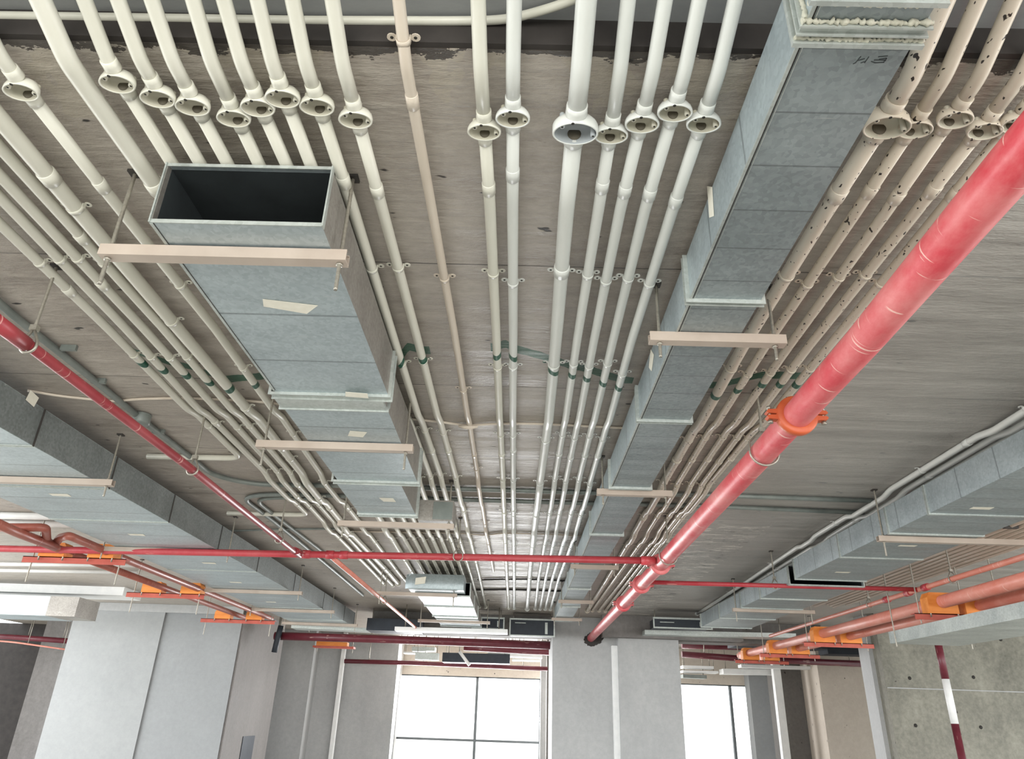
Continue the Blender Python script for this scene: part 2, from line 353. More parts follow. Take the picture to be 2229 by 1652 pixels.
def clip_data(r, mat):
    key = (round(r, 4), mat.name)
    if key in clip_mesh: return clip_mesh[key]
    mb = MB(); w = .0075; n = 10; v = []
    t = .0022; ro = r+t
    base = 1.4
    for s_ in (-w, w):
        for rad in (r+.0004, ro):
            for k in range(n+1):
                a = math.pi+math.pi*k/n; v.append((rad*math.cos(a), s_, rad*math.sin(a)))
    m = n+1; f = []
    for k in range(n):
        f += [(k, k+1, m+k+1, m+k), (2*m+k, 3*m+k, 3*m+k+1, 2*m+k+1), (m+k, m+k+1, 3*m+k+1, 3*m+k), (k, 2*m+k, 2*m+k+1, k+1)]
    mb.add(v, f, True)
    for sx in (-1, 1):        # up-stand and flat ear with screw
        mb.box(min(sx*r, sx*ro), max(sx*r, sx*ro), -w, w, 0, .012)
        nn = 12; ear = []
        cx = sx*(ro+.0105)
        for zz in (.010, .0125):
            for k in range(nn): a = 2*math.pi*k/nn; ear.append((cx+.0115*math.cos(a), .0105*math.sin(a), zz))
        mb.add(ear, [tuple(range(nn))[::-1], tuple(range(nn, 2*nn))]+[(k, (k+1) % nn, nn+(k+1) % nn, nn+k) for k in range(nn)])
    me_o = mb.build('tmp', mat); me = me_o.data; bpy.data.objects.remove(me_o)
    mb = MB()
    for sx in (-1, 1): mb.lathe((sx*(ro+.0105), 0, .0095), [(.0001, 0), (.0042, 0), (.0042, .001)], 8)
    so = mb.build('tmp', m_hole); sm = so.data; bpy.data.objects.remove(so)
    clip_mesh[key] = (me, sm); return clip_mesh[key]
def child(name, me, parent, loc):
    o = bpy.data.objects.new(name, me); C.objects.link(o); o.parent = parent; o.location = Vector(loc)-parent.location; return o
BSY = .66        # the looped-in boxes are oval: wide across the run, short along it
def conduit_box(x, y, z, rb, r, mat, inmat, parent):
    "looped-in box hanging open side down, a hub on each side"
    big = rb > .05; dz = z-r-(.0035 if not big else .008); top = z+r*.9; n = 36
    def oval(mb, prof_, nn=n, ox=0, oy=0):
        mb.lathe((0, 0, 0), prof_, nn); mb.v = [(x+ox+a, y+oy+b*BSY, c) for a, b, c in mb.v]; return mb
    b = norm(oval(MB(), [(.0005, top), (rb*.5, top), (rb*.80, top-.008), (rb*.95, top-.019), (rb, top-.027), (rb, dz), (rb*.985, dz-.0015), (rb-.0045, dz-.0015), (rb-.005, dz)]).build('junction_box', mat, parent))
    norm(oval(MB(), [(rb-.005, dz-.0005), (rb-.006, top-.028), (rb*.8, top-.012), (rb*.5, top-.005), (.0005, top-.004)]).build('box_inside', inmat, b))
    for sy in (-1, 1):    # flared hubs
        e = rb*BSY
        norm(MB().tube([(x, y+sy*e*.9, z), (x, y+sy*e*1.02, z), (x, y+sy*(e+.006), z), (x, y+sy*(e+.012), z), (x, y+sy*(e+.026), z)], 0, 20, True, [r*1.14, r*1.17, r*1.17, r*1.13, r*1.12]).build('hub', mat, b))
    for k, a in enumerate((.25, math.pi+.75)):
        cx_, cy_ = x+(rb-.011)*math.cos(a), y+(rb-.011)*math.sin(a)*BSY
        norm(MB().lathe((cx_, cy_, 0), [(.0066, top-.008), (.0066, dz+.001), (.0025, dz+.0005)], 10).build('screw_lug', inmat, b))
        MB().lathe((cx_, cy_, 0), [(.003, dz+.0002), (.0003, dz+.0002)], 8).build('screw_hole', m_hole, b)
    MB().lathe((x-rb*.15, y-(rb-.004)*BSY, 0), [(.0042, dz-.002), (.0003, dz-.002)], 8).build('screw_hole', m_hole, b)
    d = MB(); d.lathe((0, 0, 0), [(.0002, 0), (r*.74, 0), (r*.74, .006)], 16, 'y'); d.v = [(x+a, y+(rb-.0075)*BSY+bb-.004, z-.002+c) for a, bb, c in d.v]; d.build('hub_hole', m_hole2, b)
CLIPS = [2.04, 2.74, 3.62, 4.42, 5.25, 6.3, 7.2, 8.2, 9.3]
def conduit(key, label, r, mat, y0=.35, y1=10.45, box=None, inmat=None, coup=(1.62, 3.95, 5.25, 7.7), group=None, clips=CLIPS, bend=None, endfoot=True, dy=0):
    xs = TR[key]
    ys = sorted(set([y0, y1]+[a for a, _ in PR if y0 < a < y1]+[n for n in NODES if y0 < n < y1]))
    rz = r-.0177
    P = [Vector((lerp(NODES, xs, y), y, prof(y)-rz)) for y in ys]
    root = empty('conduit', (P[0].x, P[0].y, P[0].z), label, 'conduit', group)
    path = smooth(P, 3, .025)
    if bend:
        e = P[-1]; bx, by, bz = bend
        path = smooth(P+[Vector((e.x, by, 1.38)), Vector((bx, by+.02, 1.38))], 5, .09)
    if box:
        yb = BX[key]+.02; hb = box*BSY*.9; k = lambda y: Vector((lerp(NODES, xs, y), y, prof(y)-rz))
        MB().tube([p for p in path if p.y < yb-hb-.01]+[k(yb-hb)], r, 16).build('pipe', mat, root)
        MB().tube([k(yb+hb)]+[p for p in path if p.y > yb+hb+.01], r, 16).build('pipe', mat, root)
    else: MB().tube(path, r, 16).build('pipe', mat, root)
    for i, y in enumerate(coup):
        y += random.uniform(-.04, .04)
        if y0 < y < y1:
            x = lerp(NODES, xs, y); z = prof(y)-rz
            MB().tube([(x, y-.0215, z), (x, y-.0205, z), (x, y+.0205, z), (x, y+.0215, z)], 0, 16, True, [r, r*1.13, r*1.13, r]).build('coupling', mat, root)
    for y in clips:
        yy = y+dy+random.uniform(-.04, .04)
        if y0 < yy < y1-.05:
            x = lerp(NODES, xs, yy); z = prof(yy)-rz; me, sm = clip_data(r, mat)
            c = child('saddle_clip', me, root, (x, yy, z))
            s2 = bpy.data.objects.new('clip_screw', sm); C.objects.link(s2); s2.parent = c
    if box:
        yb = BX[key]+.02; conduit_box(lerp(NODES, xs, yb), yb, prof(yb)-rz, box, r, mat, inmat or m_boxin, root)
    if endfoot and not bend:
        e = P[-1]; MB().tube([e, (e.x, e.y+.015, e.z), (e.x, e.y+.03, e.z)], 0, 14, True, [r*1.15, r*1.5, r*1.5]).build('end_bell', mat, root)
    return root
rt, rf, rb, rB = .0172, .0235, .043, .0575
conduit('A', 'fat cream conduit without a box, between the boxed conduit and the thin left group', rf, m_pvc, y1=8.6, dy=-.3)
conduit('B', 'cream conduit with the leftmost round box, at the left picture edge', rt, m_pvc, box=rb, y1=8.9, dy=.1)
conduit('C', 'thin cream conduit just left of the fat boxless one in the left group', rt, m_pvc, y1=8.8, coup=(1.92, 4.6, 7))
conduit('D', 'third conduit from the left in the thin cream left group', rt, m_pvc, y1=8.7, coup=(2.2, 4.9, 7.2))
conduit('E', 'second conduit of the left group, turning left near the red cross pipe', rt, m_pvc, y1=5.35, bend=(-2.3, 5.53, 1.38), coup=(1.5, 3.6))
conduit('F', 'outermost left thin conduit that turns left beside the grey rod', rt, m_pvc, y1=3.95, bend=(-2.3, 4.17, 1.38), coup=(2.25,))
conduit('G', 'fat cream conduit without a box left of the row of round boxes', rf, m_pvc, y1=8.6)
for k, t in (('H1', 'cream conduit with the first round box of the left row, running over the open duct'), ('H2', 'cream conduit with the second round box of the left row'),
             ('H3', 'cream conduit with the third round box of the left row'), ('H4', 'cream conduit with the lowest hanging fourth round box of the left row'),
             ('H5', 'cream conduit with the fifth round box of the left row'), ('H6', 'cream conduit with the high sixth round box of the left row')):
    conduit(k, t, rt, m_pvc, box=rb, y1=8.6)
conduit('H7', 'cream conduit emerging beside the right edge of the open duct, seventh box', rt, m_pvc, box=rb)
conduit('I8', 'cream conduit with the lone round box right of the open duct', rt, m_pvc, box=rb, dy=.03)
conduit('J', 'thin pinkish beige conduit without a box in the bare ceiling strip', .0145, m_pvcb, coup=(1.27, 4.0, 6.4), y1=7.7, clips=[1.17, 2.12, 3.05, 4.25, 5.6, 6.8], endfoot=False)
conduit('K1', 'left conduit of the middle pair of boxed conduits', rt, m_pvc, box=rb)
conduit('K2', 'right conduit of the middle pair, straight up the picture', rt, m_pvcw, box=rb, coup=(1.52, 3.9, 5.2, 7.6), dy=.05)
conduit('L0', 'fat white conduit with the biggest round grey-lined box', rf, m_pvcw, box=rB, inmat=m_boxblue, coup=(2.0, 5.3, 7.9), dy=.02)
conduit('L1', 'first thin white conduit right of the fat one with the big box', rt, m_pvcw, box=rb)
conduit('L2', 'second thin white conduit right of the big box', rt, m_pvcw, box=rb, dy=.04)
conduit('L3', 'thin white conduit whose round box sits highest right of the big box', rt, m_pvcw, box=rb)
conduit('L4', 'thin white conduit right next to the long middle duct', rt, m_pvcw, box=rb, dy=.05)
conduit('R1', 'fat dirt-speckled conduit with a wide round box right of the long duct', rf, m_pvcs, box=rB, inmat=m_boxin)
conduit('R2', 'second dirt-speckled conduit right of the long duct', rt, m_pvcs, box=rb)
conduit('R3', 'third dirt-speckled conduit right of the long duct', rt, m_pvcs, box=rb)
conduit('R4', 'fourth dirt-speckled conduit, its box near the right picture edge', rt, m_pvcs, box=rb)
conduit('R5', 'speckled conduit half hidden above the big red main pipe', rt, m_pvcs, box=rb)
conduit('M1', 'upper white conduit of the right bundle above the pale duct', rt*1.05, m_pvcw, coup=(3.6, 6.9), clips=[3.1, 4.0, 5.3, 6.9, 8.6])
conduit('M2', 'middle white conduit of the right bundle above the pale duct', rt, m_pvcw, coup=(4.1, 7.4), clips=[3.2, 5.2, 7.1])
conduit('M3', 'lower white conduit of the right bundle touching the pale duct edge', rt*.9, m_pvcw, coup=(4.6,), clips=[3.3, 6])
# bundle of thin pipes at far right
for i in range(10):
    x = 3.36+.078*i
    r = empty('conduit', (x, 2.0, 1.377), 'thin brown conduit in the tight bundle of ten above the right sprinkler pipe', 'conduit', 'bundle of thin conduits at far right')
    MB().tube([(x, 2.0, 1.377), (x, 9.2+.1*(i % 3), 1.377)], .015, 12).build('pipe', m_pvcb, r)
    if i % 3 == 0: MB().box(x-.05, x+.05, 5.2, 5.23, 1.357, 1.398).build('saddle_clip', m_rodd, r)
def pipe_thing(name, label, cat, pts, r, mat, n=14, group=None, d=.12):
    P = [Vector(p) for p in pts]; root = empty(name, P[0], label, cat, group)
    MB().tube(smooth(P, 5, d) if len(P) > 2 else P, r, n).build('pipe', mat, root); return root
# cross conduits lying on the slab
def zpts(L, z): return [PZ(a, b, z) for a, b in L]
pipe_thing('cross_conduit', 'cream pipe crossing the top of the picture and curving up', 'conduit', [PZ(-60, 34, 1.462), PZ(33, 35, 1.462), PZ(700, 45, 1.465), PZ(1050, 46, 1.465), PZ(1120, 40, 1.465), PZ(1230, 8, 1.465), PZ(1300, -25, 1.465)], .0105, m_pvc)
pipe_thing('cross_conduit', 'thin beige conduit crossing under the slab at the first pipe kinks', 'conduit', zpts([(60, 850), (130, 862), (190, 868), (245, 874), (300, 868), (400, 866), (560, 873), (640, 884), (905, 913), (960, 918), (1018, 927), (1090, 921), (1200, 923), (1350, 931), (1400, 935)], 1.392), .0068, m_pvcb, 10)
MB_ = MB(); q = PZ(1019, 928, 1.375); MB_.tube([(q.x-.05, q.y, q.z), (q.x-.015, q.y-.004, q.z-.006), (q.x+.015, q.y-.004, q.z-.006), (q.x+.05, q.y, q.z)], 0, 12, True, [.006, .012, .012, .006])
tag(MB_.build('tee_fitting', m_pvcb), 'small beige tee where the thin beige conduits cross', 'fitting')
pipe_thing('cross_conduit', 'thin beige conduit crossing just above the red cross pipe', 'conduit', zpts([(740, 1156), (840, 1158), (1000, 1160), (1058, 1166), (1090, 1160), (1200, 1163), (1290, 1168)], 1.392), .0065, m_pvcb, 10)
pipe_thing('cross_conduit', 'dark thin conduit crossing left of the hung duct end', 'conduit', zpts([(420, 1148), (500, 1156), (600, 1152), (730, 1151)], 1.39), .008, m_grey, 10)
pipe_thing('grey_conduit', 'grey steel conduit beside the left red pipe that bends right across the slab', 'conduit',
           [PZ(-80, 590, 1.37)]+zpts([(33, 690), (150, 783), (330, 930), (425, 1003), (455, 1030), (510, 1046), (570, 1055), (760, 1057), (960, 1063), (1250, 1071), (1590, 1079), (1900, 1090)], 1.38), .016, m_grey, 14)
pipe_thing('grey_conduit', 'dark conduit turning from the slab line back into depth, outer one', 'conduit', zpts([(1880, 1116), (1550, 1102), (1200, 1093), (950, 1086), (640, 1076), (560, 1077), (530, 1086), (590, 1130), (660, 1187), (745, 1258), (790, 1296)], 1.382), .016, m_grey, 12)
pipe_thing('grey_conduit', 'dark conduit turning back into depth, inner one of the pair', 'conduit', zpts([(700, 1085), (590, 1083), (557, 1090), (615, 1135), (690, 1192), (760, 1250), (812, 1294)], 1.384), .014, m_grey, 12)
for (a, b), t in (((150, 758), 'first'), ((215, 830), 'second'), ((345, 940), 'third')):
    p = PZ(a, b, 1.385); tag(MB().box(p.x-.034, p.x+.034, p.y-.008, p.y+.008, 1.374, 1.399).build('conduit_strap', m_grey), t+' strap along the grey steel conduit from the left edge', 'strap')
p = PZ(300, 912, 1.37); tag(norm(MB().lathe((p.x+.02, p.y, 0), [(.001, 1.34), (.04, 1.34), (.045, 1.35), (.045, 1.396)], 16).build('junction_box', m_grey)), 'round grey box in the steel conduit by the left red pipe', 'junction box')
# ------------------------------------------------------------ hangers
def rod(mb, x, y, z0, z1, r=.0052): mb.tube([(x, y, z0), (x, y, z1)], r, 8)
def threaded(parent, x, y, z0, z1, name='rod'):
    n = int((z1-z0)/.006); P = [(x, y, z0+(z1-z0)*i/n) for i in range(n+1)]
    MB().tube(P, 0, 8, True, [.0060 if i % 2 else .0052 for i in range(n+1)]).build(name, m_rod, parent)
    MB().box(x-.016, x+.016, y-.016, y+.016, z1-.008, z1).build('anchor', m_rodd, parent)
def hanger(label, x0, x1, y, zbar, tail=.10, mat=None, ends=.035, group=None, near=True):
    root = empty('duct_hanger', ((x0+x1)/2, y, zbar), label, 'hanger', group)
    h = .034; t = .0035
    c = MB()      # C channel: web below, two side walls, inward lips
    c.box(x0, x1, y-.019, y+.019, zbar-h, zbar-h+t); c.box(x0, x1, y-.019, y-.019+t, zbar-h+t, zbar); c.box(x0, x1, y+.019-t, y+.019, zbar-h+t, zbar)
    c.box(x0, x1, y-.019+t, y-.010, zbar-t, zbar); c.box(x0, x1, y+.010, y+.019-t, zbar-t, zbar)
    c.build('channel', mat or m_chan, root)
    for x in (x0+ends, x1-ends):
        threaded(root, x, y, zbar-h-tail, H)
        for z in (zbar-h-.008, zbar+.001): MB().lathe((x, y, z), [(.001, 0), (.010, 0), (.010, .007), (.001, .007)], 6).build('nut', m_rod, root)
    return root
# ------------------------------------------------------------ ducts
def duct(name, label, x0, x1, z0, z1, joints, mats, openf=False, frames=(.016, .035), cat='duct', lips=None, flmat=None, width=None, sidefl=None):
    root = empty(name, ((x0+x1)/2, joints[0], z0), label, cat)
    mb_, ms = mats
    for i in range(len(joints)-1):
        a, b = joints[i], joints[i+1]; xa, xb = (width[i] if width else (x0, x1))
        s = MB(); t = .002
        s.box(xa, xb, a, b, z0, z0+t); s.box(xa+.0005, xb-.0005, a, b, z1-t, z1)
        o = s.build('duct_section', mb_, root)
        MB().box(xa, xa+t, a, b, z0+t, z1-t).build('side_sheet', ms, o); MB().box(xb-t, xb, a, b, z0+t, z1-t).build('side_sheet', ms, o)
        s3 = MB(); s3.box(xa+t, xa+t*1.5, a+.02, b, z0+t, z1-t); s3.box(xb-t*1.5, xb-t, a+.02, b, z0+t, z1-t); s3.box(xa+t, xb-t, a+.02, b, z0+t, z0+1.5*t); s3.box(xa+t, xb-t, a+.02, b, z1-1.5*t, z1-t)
        s3.build('shade_liner', m_ductin, o)
    for i, j in enumerate(joints):
        if i == 0 and openf: continue
        e = frames[0]; wd = frames[1]/2; xa, xb = (width[min(i, len(width)-1)] if width else (x0, x1))
        if width and 0 < i < len(width): xa = min(xa, width[i-1][0]); xb = max(xb, width[i-1][1])
        fr = MB(); fs = MB() if sidefl else fr
        if sidefl:
            for xx in (xa-.003, xb): MB().box(xx, xx+.003, j-wd*.4, j+wd*.4, z0-.002, z1).build('side_joint', sidefl, root)
            for yy in (j-wd, j+wd-.004): fr.box(xa-e, xb+e, yy, yy+.004, z0-e, z0)
            fr.box(xa-e*.6, xb+e*.6, j-wd+.004, j+wd-.004, z0-e*.35, z0); fr.build('flange', flmat or m_flange, root); continue
        for yy in (j-wd, j+wd-.004):
            fr.box(xa-e, xb+e, yy, yy+.004, z0-e, z0); fr.box(xa-e, xa, yy, yy+.004, z0, z1); fr.box(xb, xb+e, yy, yy+.004, z0, z1)
        fr.box(xa-e*.6, xb+e*.6, j-wd+.004, j+wd-.004, z0-e*.35, z0); fr.box(xa-e*.35, xa, j-wd+.004, j+wd-.004, z0, z1); fr.box(xb, xb+e*.35, j-wd+.004, j+wd-.004, z0, z1)
        fr.build('flange', flmat or m_flange, root)
    return root
def patch(parent, pts, mat=None, name='paper_tag', off=Vector((0, 0, -.0012))):
    v = [Vector(p)+off for p in pts]; w = [p+off*.8 for p in v]; n = len(v); mb = MB()
    mb.add(v+w, [tuple(range(n)), tuple(range(n, 2*n))[::-1]]+[(k, (k+1) % n, n+(k+1) % n, n+k) for k in range(n)])
    return mb.build(name, mat or m_tape, parent)
def zq(L, z): return [PZ(a, b, z) for a, b in L]
# middle-left duct with the open mouth
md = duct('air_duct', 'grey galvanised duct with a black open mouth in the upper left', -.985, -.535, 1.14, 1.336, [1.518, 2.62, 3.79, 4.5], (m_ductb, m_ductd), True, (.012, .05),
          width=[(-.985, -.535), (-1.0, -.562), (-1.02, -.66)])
lip = MB(); lip.box(-.987, -.533, 1.516, 1.519, 1.1385, 1.15); lip.box(-.989, -.985, 1.512, 1.53, 1.138, 1.338); lip.box(-.535, -.531, 1.512, 1.53, 1.138, 1.338); lip.box(-.987, -.533, 1.516, 1.519, 1.328, 1.338)
lip.build('mouth_rim', m_flange, md)
MB().box(-.97, -.55, 2.3, 2.31, 1.145, 1.332).build('inner_shade_plate', m_ductin, md)
fr = MB()
for yy in (2.735,): fr.box(-1.01, -.552, yy, yy+.006, 1.122, 1.14); fr.box(-.562, -.548, yy, yy+.006, 1.14, 1.335)
fr.box(-1.0, -.562, 2.645, 2.735, 1.128, 1.14); fr.build('flange', m_flange, md)
ms_ = MB(); ms_.box(-.9875, -.980, 1.52, 2.58, 1.1365, 1.1398); ms_.build('lock_seam', m_flange, md)
mg_ = MB(); mg_.box(-.980, -.9775, 1.52, 2.58, 1.1393, 1.1398); mg_.build('seam_groove', m_rodd, md)
patch(md, zq([(572, 650), (692, 664), (668, 682), (574, 666)], 1.14)); patch(md, zq([(752, 852), (800, 856), (802, 866), (752, 862)], 1.127))
patch(md, zq([(762, 937), (799, 940), (790, 951), (757, 948)], 1.14)); patch(md, zq([(825, 1083), (856, 1084), (862, 1092), (835, 1091)], 1.14))
ob = empty('air_duct', (-.54, 4.62, 1.12), 'short dark branch box at the far end of the open-mouthed duct', 'duct')
MB().box(-.655, -.43, 4.56, 4.8, 1.125, 1.26).build('duct_section', m_ductd, ob); MB().box(-.56, -.435, 4.555, 4.5595, 1.135, 1.25).build('end_plate', m_grey, ob)
hanger('long channel with two rods carrying the mouth of the open duct', -1.165, -.488, 1.63, 1.135, .085, None, .02)
hanger('channel hanger under the open duct behind its first flange', -1.24, -.505, 3.17, 1.135, .085)
hanger('channel hanger at the far end of the open-mouthed duct', -1.17, -.42, 4.58, 1.11, .07)
# right long duct
rd = duct('air_duct', 'long grey duct right of the white conduits, running the full depth', .515, .735, 1.2, 1.362, [.25, .945, 1.93, 2.93, 3.95, 5.1, 6.3, 7.5, 8.8, 10.2], (m_duct, m_ductb), False, (.014, .022))
sm = MB(); sm.box(.513, .520, .25, 10.2, 1.1965, 1.2); sm.box(.5265, .5285, .25, 10.2, 1.198, 1.2); sm.build('lock_seam', m_flange, rd)
g = MB(); g.box(.5215, .5245, .25, 10.2, 1.1996, 1.2); g.build('seam_groove', m_rodd, rd)
for y in (.885, .975):
    sl = MB(); sl.box(.50, .75, y-.005, y+.005, 1.184, 1.2); sl.box(.5, .515, y-.005, y+.005, 1.2, 1.36); sl.build('flange', m_flange, rd)
for y, rr in ((.893, .004), (.93, .005), (.968, .0045)):
    k = 60; P = [(.503+.246*i/k, y+random.uniform(-.002, .002), 1.197+random.uniform(-.004, .001)) for i in range(k+1)]
    MB().tube(P, 0, 8, True, [rr*random.uniform(.5, 1.5) for _ in P]).build('sealant', m_seal, rd)
    k = 30; P = [(.512+random.uniform(-.002, .002), y, 1.2+.16*i/k) for i in range(k+1)]
    MB().tube(P, 0, 8, True, [rr*random.uniform(.5, 1.4) for _ in P]).build('sealant', m_seal, rd)
for L in ([(1540, 405), (1551, 407), (1555, 470), (1545, 474)], [(1417, 760), (1424, 772), (1419, 808), (1413, 800)]):
    patch(rd, [PX(a, b, .5145) for a, b in L], off=Vector((-.0008, 0, 0)))
# hand lettering in marker on the near end of the long duct
def stroke(parent, L, z, w=.0016):
    P = [PZ(a, b, z-.0006) for a, b in L]; mb = MB()
    for a, b in zip(P[:-1], P[1:]):
        t = (b-a); n = Vector((-t.y, t.x, 0)).normalized()*w/2; t = t.normalized()*w*.3
        mb.obox((a+b)/2, (b-a)/2+t, n, (0, 0, .0003))
    mb.build('marker_writing', m_ink, parent)
for L in ([(1857, 139), (1862, 137), (1874, 123)], [(1867, 132), (1882, 128)], [(1882, 137), (1891, 124)], [(1874, 137), (1884, 134)],
          [(1897, 134), (1905, 137), (1924, 136), (1926, 131), (1903, 131)], [(1912, 124), (1932, 122)], [(1914, 129), (1930, 127), (1927, 133)]): stroke(rd, L, 1.2)
for (y, x0, x1), t in zip(((2.15, .425, .885), (4.0, .44, .87), (6.25, .45, .86), (8.3, .46, .85), (9.9, .46, .86)),
        ('first hanger in front under the long middle duct', 'second hanger under the long middle duct, behind the orange coupling level', 'third hanger under the long duct, just above the red cross pipe',
         'fourth hanger under the long duct, below the red cross pipe', 'farthest hanger under the long middle duct')):
    hanger(t, x0, x1, y, 1.198, .055)
# big left duct
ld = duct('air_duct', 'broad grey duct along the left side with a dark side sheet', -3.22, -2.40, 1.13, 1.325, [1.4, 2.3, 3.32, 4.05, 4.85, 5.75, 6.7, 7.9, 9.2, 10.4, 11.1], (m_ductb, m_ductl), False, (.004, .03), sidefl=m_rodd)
for (a, b) in ((130, 1076), (297, 1163), (455, 1225), (513, 1267), (590, 1310)):
    p = PZ(a, b, 1.13); patch(ld, [(p.x-.06, p.y-.015, p.z), (p.x+.06, p.y-.02, p.z), (p.x+.05, p.y+.04, p.z), (p.x-.06, p.y+.03, p.z)])
patch(ld, [PX(a, b, -2.397) for a, b in ((66, 849), (84, 866), (73, 886), (55, 870))], off=Vector((.0012, 0, 0)))
for y, t in ((3.86, 'pale channel hanger under the broad left duct near the picture edge'), (5.74, 'hanger of the broad left duct just above the red cross pipe'),
             (7.8, 'hanger of the broad left duct just below the red cross pipe'), (9.3, 'second hanger of the broad left duct beyond the red cross pipe'), (10.75, 'farthest hanger under the broad left duct')):
    hanger(t, -3.35, -2.27, y, 1.126, .06)
# right pale duct, two lengths
r1 = duct('air_duct', 'pale galvanised duct entering from the right picture edge', 2.29, 2.86, 1.1, 1.262, [1.6, 2.9, 3.95, 4.42, 5.15, 6.05], (m_duct, m_ductb), False, (.008, .02))
r2 = duct('air_duct', 'second length of the pale right duct, beyond the red branch pipe', 2.33, 2.95, 1.1, 1.255, [6.3, 7.1, 7.75, 8.6, 9.5], (m_duct, m_ductb), False, (.01, .03))
for (a, b) in ((2140, 1105), (1978, 1187), (1836, 1245)):
    p = PZ(a, b, 1.1); patch(r1, [(p.x-.06, p.y-.012, p.z), (p.x+.05, p.y-.016, p.z), (p.x+.05, p.y+.03, p.z), (p.x-.06, p.y+.025, p.z)])
hanger('hanger with a long front rod under the pale right duct', 2.25, 3.65, 4.5, 1.098, .09)
hanger('hanger under the second length of the pale right duct', 2.25, 3.1, 7.8, 1.098, .10)
# far central duct with its upturned shoe
fd = duct('air_duct', 'far central duct with a bright upturned shoe below the red cross pipe', -1.06, -.5, 1.13, 1.26, [7.75, 8.6, 9.5, 10.6], (m_ductb, m_ductd), False, (.012, .03))
sh = MB(); P0 = [(0, 1.14), (-.01, 1.18), (.0, 1.24), (.04, 1.29)]
xl, xr = -1.14, -.545
v = []
for dy, z in P0:
    for k, x in enumerate((xl, xl+.05, xl+.15, xr)): v.append((x, 7.42+dy+(.06, .015, 0, 0)[k], z))
sh.add(v, [(i*4+k, i*4+k+1, i*4+k+5, i*4+k+4) for i in range(3) for k in range(3)], True)
sh.box(xl+.03, xr, 7.47, 7.75, 1.142, 1.29); sh.build('shoe', m_ductb, fd); p = PY(915, 1262, 7.40)
patch(fd, [PY(a, b, 7.405) for a, b in ((905, 1258), (928, 1255), (925, 1270), (903, 1273))], off=Vector((0, -.002, 0)))
hanger('hanger just behind the bright shoe of the far central duct', -1.45, -.62, 7.62, 1.125, .09)
hanger('farthest channel under the far central duct', -1.3, -.35, 9.9, 1.125, .06)
# ------------------------------------------------------------ red pipes
def ring(mb, c, r, r2, w, axis='y', n=24): mb.lathe(c, [(r, -w), (r2, -w), (r2, w), (r, w)], n, axis)
mx = lambda y: lerp([.3, 1.2, 2.0, 3.2, 5.4, 11.4], [1.02, 1.036, 1.064, 1.082, 1.097, 1.118], y)
main = empty('fire_main_pipe', (mx(.3), .3, 1.1), 'big scratched red main pipe crossing the right half diagonally', 'pipe')
MB().tube([(mx(y), y, 1.1) for y in (.2, 1.2, 2.0, 3.2, 5.4, 8, 11.35)], .055, 32).build('pipe', m_red, main)
def coupling(parent, y, r=.055, mat=None, ear=1.0):
    x = mx(y); c = MB(); c.lathe((x, y, 1.1), [(r, -.019), (r+.019, -.019), (r+.025, -.013), (r+.025, .013), (r+.019, .019), (r, .019)], 32, 'y')
    o = norm(c.build('grooved_coupling', mat or m_orange, parent))
    for s in (-1, 1):
        for k in (-1, 1):
            e = MB(); yy0, yy1 = y-.016, y+.016; zc_ = 1.1+k*.012
            pr = [(x+s*(r+.004), zc_+k*.034), (x+s*(r+.022), zc_+k*.010), (x+s*(r+.050*ear), zc_+k*.007), (x+s*(r+.056*ear), zc_-k*.002), (x+s*(r+.050*ear), zc_-k*.008), (x+s*(r+.004), zc_-k*.010)]
            v = [(a, yy, b) for yy in (yy0, yy1) for a, b in pr]; m = len(pr)
            e.add(v, [tuple(range(m)), tuple(range(m, 2*m))[::-1]]+[(i, (i+1) % m, m+(i+1) % m, m+i) for i in range(m)]); norm(e.build('coupling_ear', mat or m_orange, o))
        bx_ = x+s*(r+.042*ear); b = MB()
        b.tube([(bx_, y, 1.1-.034), (bx_, y, 1.1-.024), (bx_, y, 1.1-.0239), (bx_, y, 1.1+.024), (bx_, y, 1.1+.0241), (bx_, y, 1.1+.036)], 0, 8, True, [.010, .010, .0055, .0055, .010, .010])
        b.build('coupling_bolt', m_rod, o)
yc = PZ(1730, 905, 1.1).y
coupling(main, yc, .055, None, 1.15)
for yy in (5.62, 6.55, 7.75): coupling(main, yy, .055, m_red)
# clevis on the main
def clevis(label, x, y, z, r, top=H, w=.007, mat=None):
    root = empty('pipe_hanger', (x, y, z), label, 'hanger')
    c = MB(); n = 22; P = []
    for k in range(n+1):
        a = math.radians(-215+250*k/n); P.append((x+(r+.006)*math.cos(a), y, z+(r+.006)*math.sin(a)))
    P = [(x+.0, y, z+r+.045)]+[(x-(r+.004), y, z+r*.75)]+P[2:-2]+[(x+(r+.004), y, z+r*.75)]+[(x, y, z+r+.045)]
    MB().tube(P, .0052, 8).build('ring', mat or m_rod, root)
    MB().box(x-.012, x+.012, y-.01, y+.01, z+r+.035, z+r+.055).build('nut', m_rod, root)
    threaded(root, x, y, z+r+.04, top); return root
clevis('rod and ring hanger holding the big red main behind its orange coupling', mx(3.02), 3.02, 1.1, .058)
clevis('far rod and ring hanger on the big red main', mx(5.35), 5.3, 1.1, .058)
ls = pipe_thing('sprinkler_pipe', 'dark red sprinkler pipe running along the left duct', 'pipe', [(-1.672, 1.3, 1.08), (-1.665, 2.3, 1.08), (-1.66, 3.4, 1.08), (-1.70, 5.62, 1.08)], .0195, m_red3)
MB().tube([(-1.672, 1.95, 1.08), (-1.672, 2.12, 1.08)], .026, 16).build('coupling', m_red3, ls)
MB().tube([(-1.70, 5.45, 1.085), (-1.70, 5.6, 1.1)], .028, 14).build('tee', m_red3, ls)
